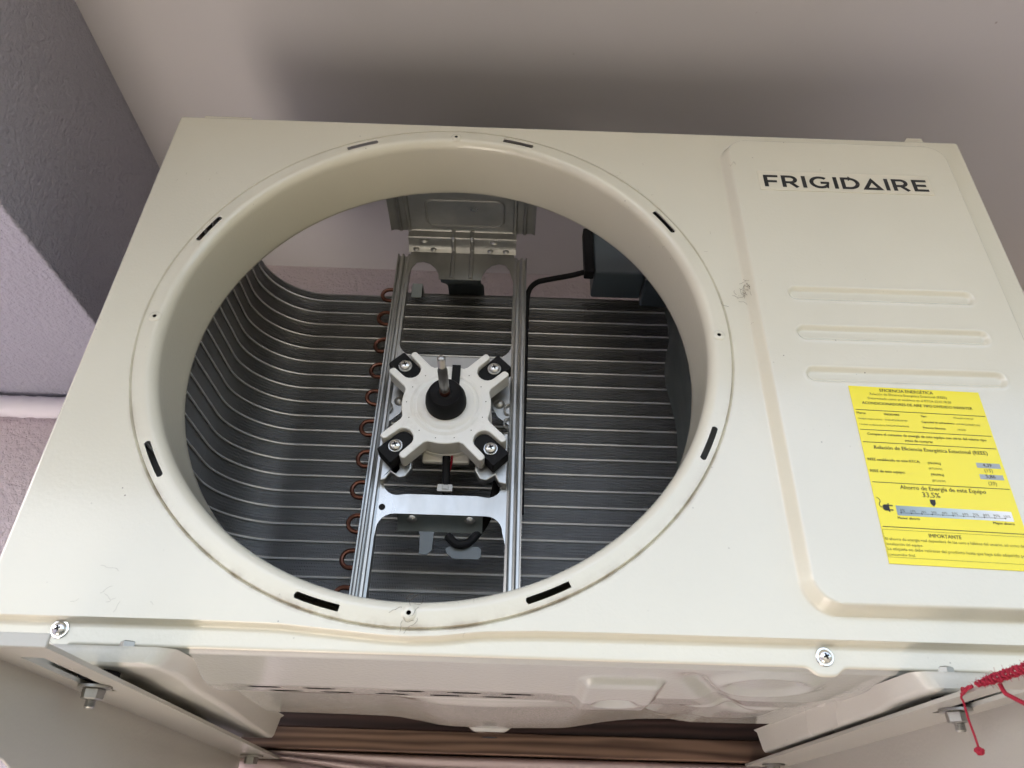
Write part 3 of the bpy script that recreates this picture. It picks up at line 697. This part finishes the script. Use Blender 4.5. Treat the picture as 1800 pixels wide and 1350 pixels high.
for (a, b) in [(-.1400, -.1145), (-.0960, -.0710), (-.0250, .0005), (.0190, .0445), (.0620, .0880)]: sl.append((a + .006, b + .006, .0965))
pb = MB(); vs_ = np.stack([GX, GY, Zp], 2).reshape(-1, 3)
fs_ = []
for i in range(nx - 1):
    xm = (X_[i] + X_[i + 1]) / 2
    hit = [s for s in sl if s[0] < xm < s[1]]
    for j in range(ny - 1):
        ym = (Y_[j] + Y_[j + 1]) / 2
        if any(abs(ym - s[2]) < (.0036 if s[0] + .003 < xm < s[1] - .003 else .0020) for s in hit): continue
        fs_.append((i * ny + j, (i + 1) * ny + j, (i + 1) * ny + j + 1, i * ny + j + 1))
pb.add(vs_.tolist(), fs_)
pan = U(pb.build('base_pan', 'pan', smooth=60))
MB().box((-.29, .016, -.2715), (.536, .332, -.2705)).build('pan_dark_sheet', 'dark', pan)  # near-black sheet standing in for the unlit inside above the slots
MB().lathe([(-.0012, .0080), (-.0010, .00001)], (.157, .095, -.2868), axis='z', n=20).build('drain_hole', 'dark', pan)
MB().lathe([(0, .0085), (.0002, .00001)], (.0570, .3235, -.2978), axis='z', n=20).build('drain_slot', 'dark', pan)

# ---- feet of the unit (pressed channels that lie on the brackets)
def foot(sg, xo, xi):                        # xo outer, xi inner bottom edge
    rows = []
    for y in list(np.linspace(-.010, .012, 8)) + list(np.linspace(.03, .09, 8)) + list(np.linspace(.12, .365, 8)):
        e_ = 1 - math.sqrt(max(0, 1 - max(0, (.010 - (y + .010)) / .010) ** 2)) if y < 0 else 0
        bl = float(1 - sst(.040, .085, y))     # the front pad is wider and thinner than the channel behind
        zbm = -.2948 + .0015 * bl - .019 * (y - .04) * (y > .04)
        ztp = -.2780 - .0030 * bl
        xin = xi + sg * .004 * bl - sg * (.016 if sg > 0 else .004) * float(sst(.08, .36, y))
        slant = .005
        rw = [(xo - sg * .006, ztp), (xo, ztp - .003), (xo + sg * .002, zbm + .003), (xo + sg * .005, zbm), (xin - sg * .003, zbm), (xin + sg * .0015, zbm + .0004), (xin + sg * .0035, zbm + .0030), (xin + sg * (.0035 + slant * .8), ztp - .0025), (xin + sg * (.006 + slant), ztp)]
        cxm = (xo + xin) / 2
        rows.append([(cxm + (x - cxm) * (1 - .25 * e_), y, z + (.002 if k in (3, 4, 5) else 0) * e_) for k, (x, z) in enumerate(rw)])
    b = MB(); b.grid(rows); o0 = 0; b.f.append(tuple(range(len(rows[0]))))
    ft = U(b.build('foot', 'foot', smooth=50))
    bv = MB().lathe([(-.001, .0105), (.0005, .0102), (.0005, .0075)], (xo + (xi - xo) * .62, .012, -.2805), axis='z', n=24)
    bv.lathe([(.0005, .0070), (.0058, .0070), (.0066, .0060), (.0066, .00001)], (xo + (xi - xo) * .62, .012, -.2805), axis='z', n=6, a0=.4).build('foot_bolt', 'bolt', ft, smooth=20)
    return ft
foot(1, -.2380, -.1690); foot(-1, .4080, .3600)

# ------------------------------------------------------------------ wall brackets
def bracket(sg, xin, xweb, za, zb_, ya, yb, label, slot_y):
    root = tag(empty('wall_bracket', (xweb, YB, zb_)), label, 'bracket')
    inv = Matrix.Translation(-root.location)
    def put(o):
        o.parent = root; o.matrix_parent_inverse = inv; return o
    zl = lambda y: za + (zb_ - za) * (y - ya) / (yb - ya)
    bm = bmesh.new(); T3 = .0028
    x0, x1 = sorted((xin, xweb)); xs_ = [x0, x0 + .012 if sg > 0 else x0 + .021, 0, 0]
    s0, s1 = (xweb + sg * .016), (xweb + sg * .030); s0, s1 = sorted((s0, s1))
    xsn = sorted([x0, s0, s1, x1]); ysn = [ya, slot_y[0], slot_y[0] + .006, slot_y[1] - .006, slot_y[1], .20, yb]
    b = MB()
    V = {}
    for i, x in enumerate(xsn):
        for j, y in enumerate(ysn):
            yy = y
            for k, dz in ((0, 0), (1, T3)): V[i, j, k] = len(b.v); b.v.append((x, yy, zl(yy) + dz))
    for i in range(3):
        for j in range(len(ysn) - 1):
            if i == 1 and 1 <= j <= 3: continue
            for k in (0, 1): b.f.append((V[i, j, k], V[i + 1, j, k], V[i + 1, j + 1, k], V[i, j + 1, k]))
    for j in range(len(ysn) - 1):
        for i in (0, 3): b.f.append((V[i, j, 0], V[i, j + 1, 0], V[i, j + 1, 1], V[i, j, 1]))
        if 1 <= j <= 3:
            for i in (1, 2): b.f.append((V[i, j, 0], V[i, j + 1, 0], V[i, j + 1, 1], V[i, j, 1]))
    for i in range(3):
        for j in (0, len(ysn) - 1): b.f.append((V[i, j, 0], V[i + 1, j, 0], V[i + 1, j, 1], V[i, j, 1]))
        if i == 1:
            for j in (1, 4): b.f.append((V[i, j, 0], V[i + 1, j, 0], V[i + 1, j, 1], V[i, j, 1]))
    put(b.build('flange', 'bracket', smooth=0))
    # gusset web hanging below the outer edge
    xo = xweb - sg * .0026
    wv = [(ya, zl(ya) + T3), (yb, zl(yb) + T3), (yb, zl(yb) - .33), (yb - .05, zl(yb) - .33), (.10, -.3950), (-.02, -.3510), (ya, -.3420)]
    n = len(wv); b = MB(); b.v = [(xweb - sg * .0001, y, z) for y, z in wv] + [(xo, y, z) for y, z in wv]
    b.f = [tuple(range(n)), tuple(range(n, 2 * n))[::-1]] + [(i, n + i, n + (i + 1) % n, (i + 1) % n) for i in range(n)]
    put(b.build('gusset', 'bracket', smooth=0, bevel=.0008))
    ups = MB(); ups.v = [(x, y, zl(y) + dz) for x in (xo, xweb - sg * .0001) for y in (ya + .03, yb) for dz in (T3 + .0002, .0125 if sg > 0 else .0105)]
    ups.f = [(0, 1, 3, 2), (4, 6, 7, 5), (0, 2, 6, 4), (1, 5, 7, 3), (0, 4, 5, 1), (2, 3, 7, 6)]
    put(ups.build('outer_lip', 'bracket', smooth=0))
    # front lip turned up
    a_, b_ = sorted((xin, xo)); put(MB().box((a_, ya - .0025, zl(ya)), (b_, ya - .0001, zl(ya) + .0080)).build('front_lip', 'bracket', smooth=0, bevel=.0008))
    bx_ = (s0 + s1) / 2
    yn = slot_y[1] - .018; zn = zl(yn)
    put(MB().lathe([(T3 + .0001, .0120), (T3 + .004, .0135), (T3 + .0095, .0128), (T3 + .0100, .010)], (bx_, yn, zn), axis='z', n=28).build('rubber_pad', 'rubber'))
    put(MB().lathe([(-.0018, .0108), (-.0001, .0108)], (bx_, yn, zn), axis='z', n=28).build('washer', 'bolt'))
    put(MB().lathe([(-.0088, .0058), (-.0082, .0072), (-.0026, .0076), (-.0020, .0070)], (bx_, yn, zn), axis='z', n=6, a0=.25).build('nut', 'bolt', smooth=15))
    tz = []
    for i in range(6): tz += [(-.0090 - i * .0009, .0036), (-.00945 - i * .0009, .0031)]
    put(MB().lathe([(-.008, .0035)] + tz + [(-.0145, .0026), (-.0146, .00001)], (bx_, yn, zn), axis='z', n=18).build('bolt_thread', 'bolt'))
    yn = yb - .035; zn = zl(yn)
    put(MB().lathe([(-.0016, .0125), (-.0001, .0125)], (bx_, yn, zn), axis='z', n=28).build('washer', 'bolt'))
    put(MB().lathe([(-.0092, .0055), (-.0088, .0072), (-.0024, .0078), (-.0017, .0078)], (bx_, yn, zn), axis='z', n=6, a0=.1).build('bolt_head', 'bolt', smooth=15))
    return root
bracket(1, -.190, -.235, -.2990, -.3172, -.090, .435, 'ivory steel wall bracket under the unit near the pink wall pipe, on the left', (-.066, .034))
bracket(-1, .360, .405, -.2975, -.3097, -.110, .435, 'ivory steel wall bracket with red yarn tied round it', (-.055, .034))

# red yarn wound on the bracket
yr = empty('red_yarn', (.36, -.06, -.30)); tag(yr, 'red yarn wound and knotted round the bracket on the right', 'yarn')
invy = Matrix.Translation(-yr.location)
def Y(o): o.parent = yr; o.matrix_parent_inverse = invy; return o
wd = []
for i in range(220):
    t = i / 219; y = -.053 - .055 * t; a = t * 2 * math.pi * 13
    q = (.0009 + .0012 * min(1, t * 3)) * (1 + .25 * math.sin(i * 1.7)); wd.append((.3580 + q * math.cos(a), y, -.2962 + .0012 * t + q * math.sin(a)))
wy = MB().tube(wd, .0009, 6)
for i in range(150):
    p_ = Vector(random.choice(wd)); d_ = Vector((random.gauss(0, 1), random.gauss(0, 1), random.gauss(0, 1))).normalized() * random.uniform(.002, .0045)
    wy.tube([p_, p_ + d_ * .5 + Vector((0, 0, random.gauss(0, .0006))), p_ + d_], .00011, 3, False)
Y(wy.build('wound_yarn', 'yarn'))
Y(MB().tube(smooth_path([(.3575, -.050, -.2965), (.3560, -.045, -.2975), (.3580, -.040, -.2968), (.3605, -.034, -.2955), (.3590, -.036, -.2985), (.3565, -.042, -.2985), (.3570, -.047, -.2965), (.3600, -.038, -.2968), (.3592, -.0335, -.2990)], 6), .0011, 6).build('loop', 'yarn'))
Y(MB().tube(smooth_path([(.3592, -.0335, -.2990), (.3590, -.0325, -.3010), (.3594, -.0330, -.3035), (.3592, -.0335, -.313), (.3598, -.0340, -.323), (.3600, -.0342, -.3290)], 6), .0007, 6).build('strand', 'yarn'))
kb = MB(); kp = []
for i in range(60):
    a = i * .9; b_ = i * .37; kp.append((.3600 + .0022 * math.cos(a) * math.sin(b_), -.0342 + .0022 * math.sin(a) * math.sin(b_), -.3310 + .0016 * math.cos(b_)))
Y(kb.tube(kp, .0010, 5).build('knot', 'yarn'))
Y(MB().tube(smooth_path([(.3590, -.0740, -.2990), (.3595, -.0755, -.3040), (.3600, -.0800, -.3070), (.3605, -.0870, -.3110), (.3610, -.0950, -.3160)], 5), .0013, 7).build('yarn_tail', 'yarn'))

# ------------------------------------------------------------------ behind and below
tl = tag(empty('timber_ledger', (.08, .44, -.30)), 'brown timber rail on the wall below and behind the unit', 'timber')
invt = Matrix.Translation(-tl.location)
for nm, a, b, mt in (('stained_board', (-.235, .4240, -.2832), (.405, .4595, -.200), 'wood_dark'), ('bare_batten', (-.235, .4200, -.3062), (.405, .4595, -.2834), 'wood_bare')):
    o = MB().box(a, b).build(nm, mt, smooth=0, bevel=.0015); o.parent = tl; o.matrix_parent_inverse = invt
sh_ = []
for x in np.linspace(-.26, .43, 90):
    row = []
    for v in np.linspace(0, 1, 160):
        z = -.3066 - v * .16
        spread = .35 + .65 * sst(-.235, .10, x)
        sp_ = .22 + .78 * float(sst(-.26, .02, x)); f = 0
        for c_, w_ in ((.000, .020), (.017, .016), (.031, .060)):
            q = (v * .16 / sp_ - c_) / w_
            if 0 <= q <= 1: f = max(f, math.sin(math.pi * q ** .6) ** .6)
        row.append((x, .4560 - .022 * f, z))
    sh_.append(row)
tag(MB().grid(sh_).build('pink_sheet', 'pink', smooth=60), 'smooth pink folded sheet hanging below the brown timber rail', 'sheet')
pts = [(-1.6, .440, .149), (-.9, .440, .1475), (-.70, .441, .1465), (-.55, .441, .146), (-.35, .440, .146)]
pb_ = MB(); sp = smooth_path(pts, 30); pb_.tube(sp, [.0165 + .0006 * ((i * 7) % 5 == 0) + .0004 * math.sin(i * .9) for i in range(len(sp))], 20)
tag(pb_.build('wrapped_pipe', 'tape'), 'white taped pipe running along the pink wall beside the unit', 'pipe')
tag(MB().tube(smooth_path([(-1.6, .448, .175), (-.8, .448, .1735), (-.6, .448, .1715), (-.35, .448, .170)], 12), .0048, 10).build('wall_cable', 'cable'), 'thin dark blue cable just above the white taped pipe', 'cable')
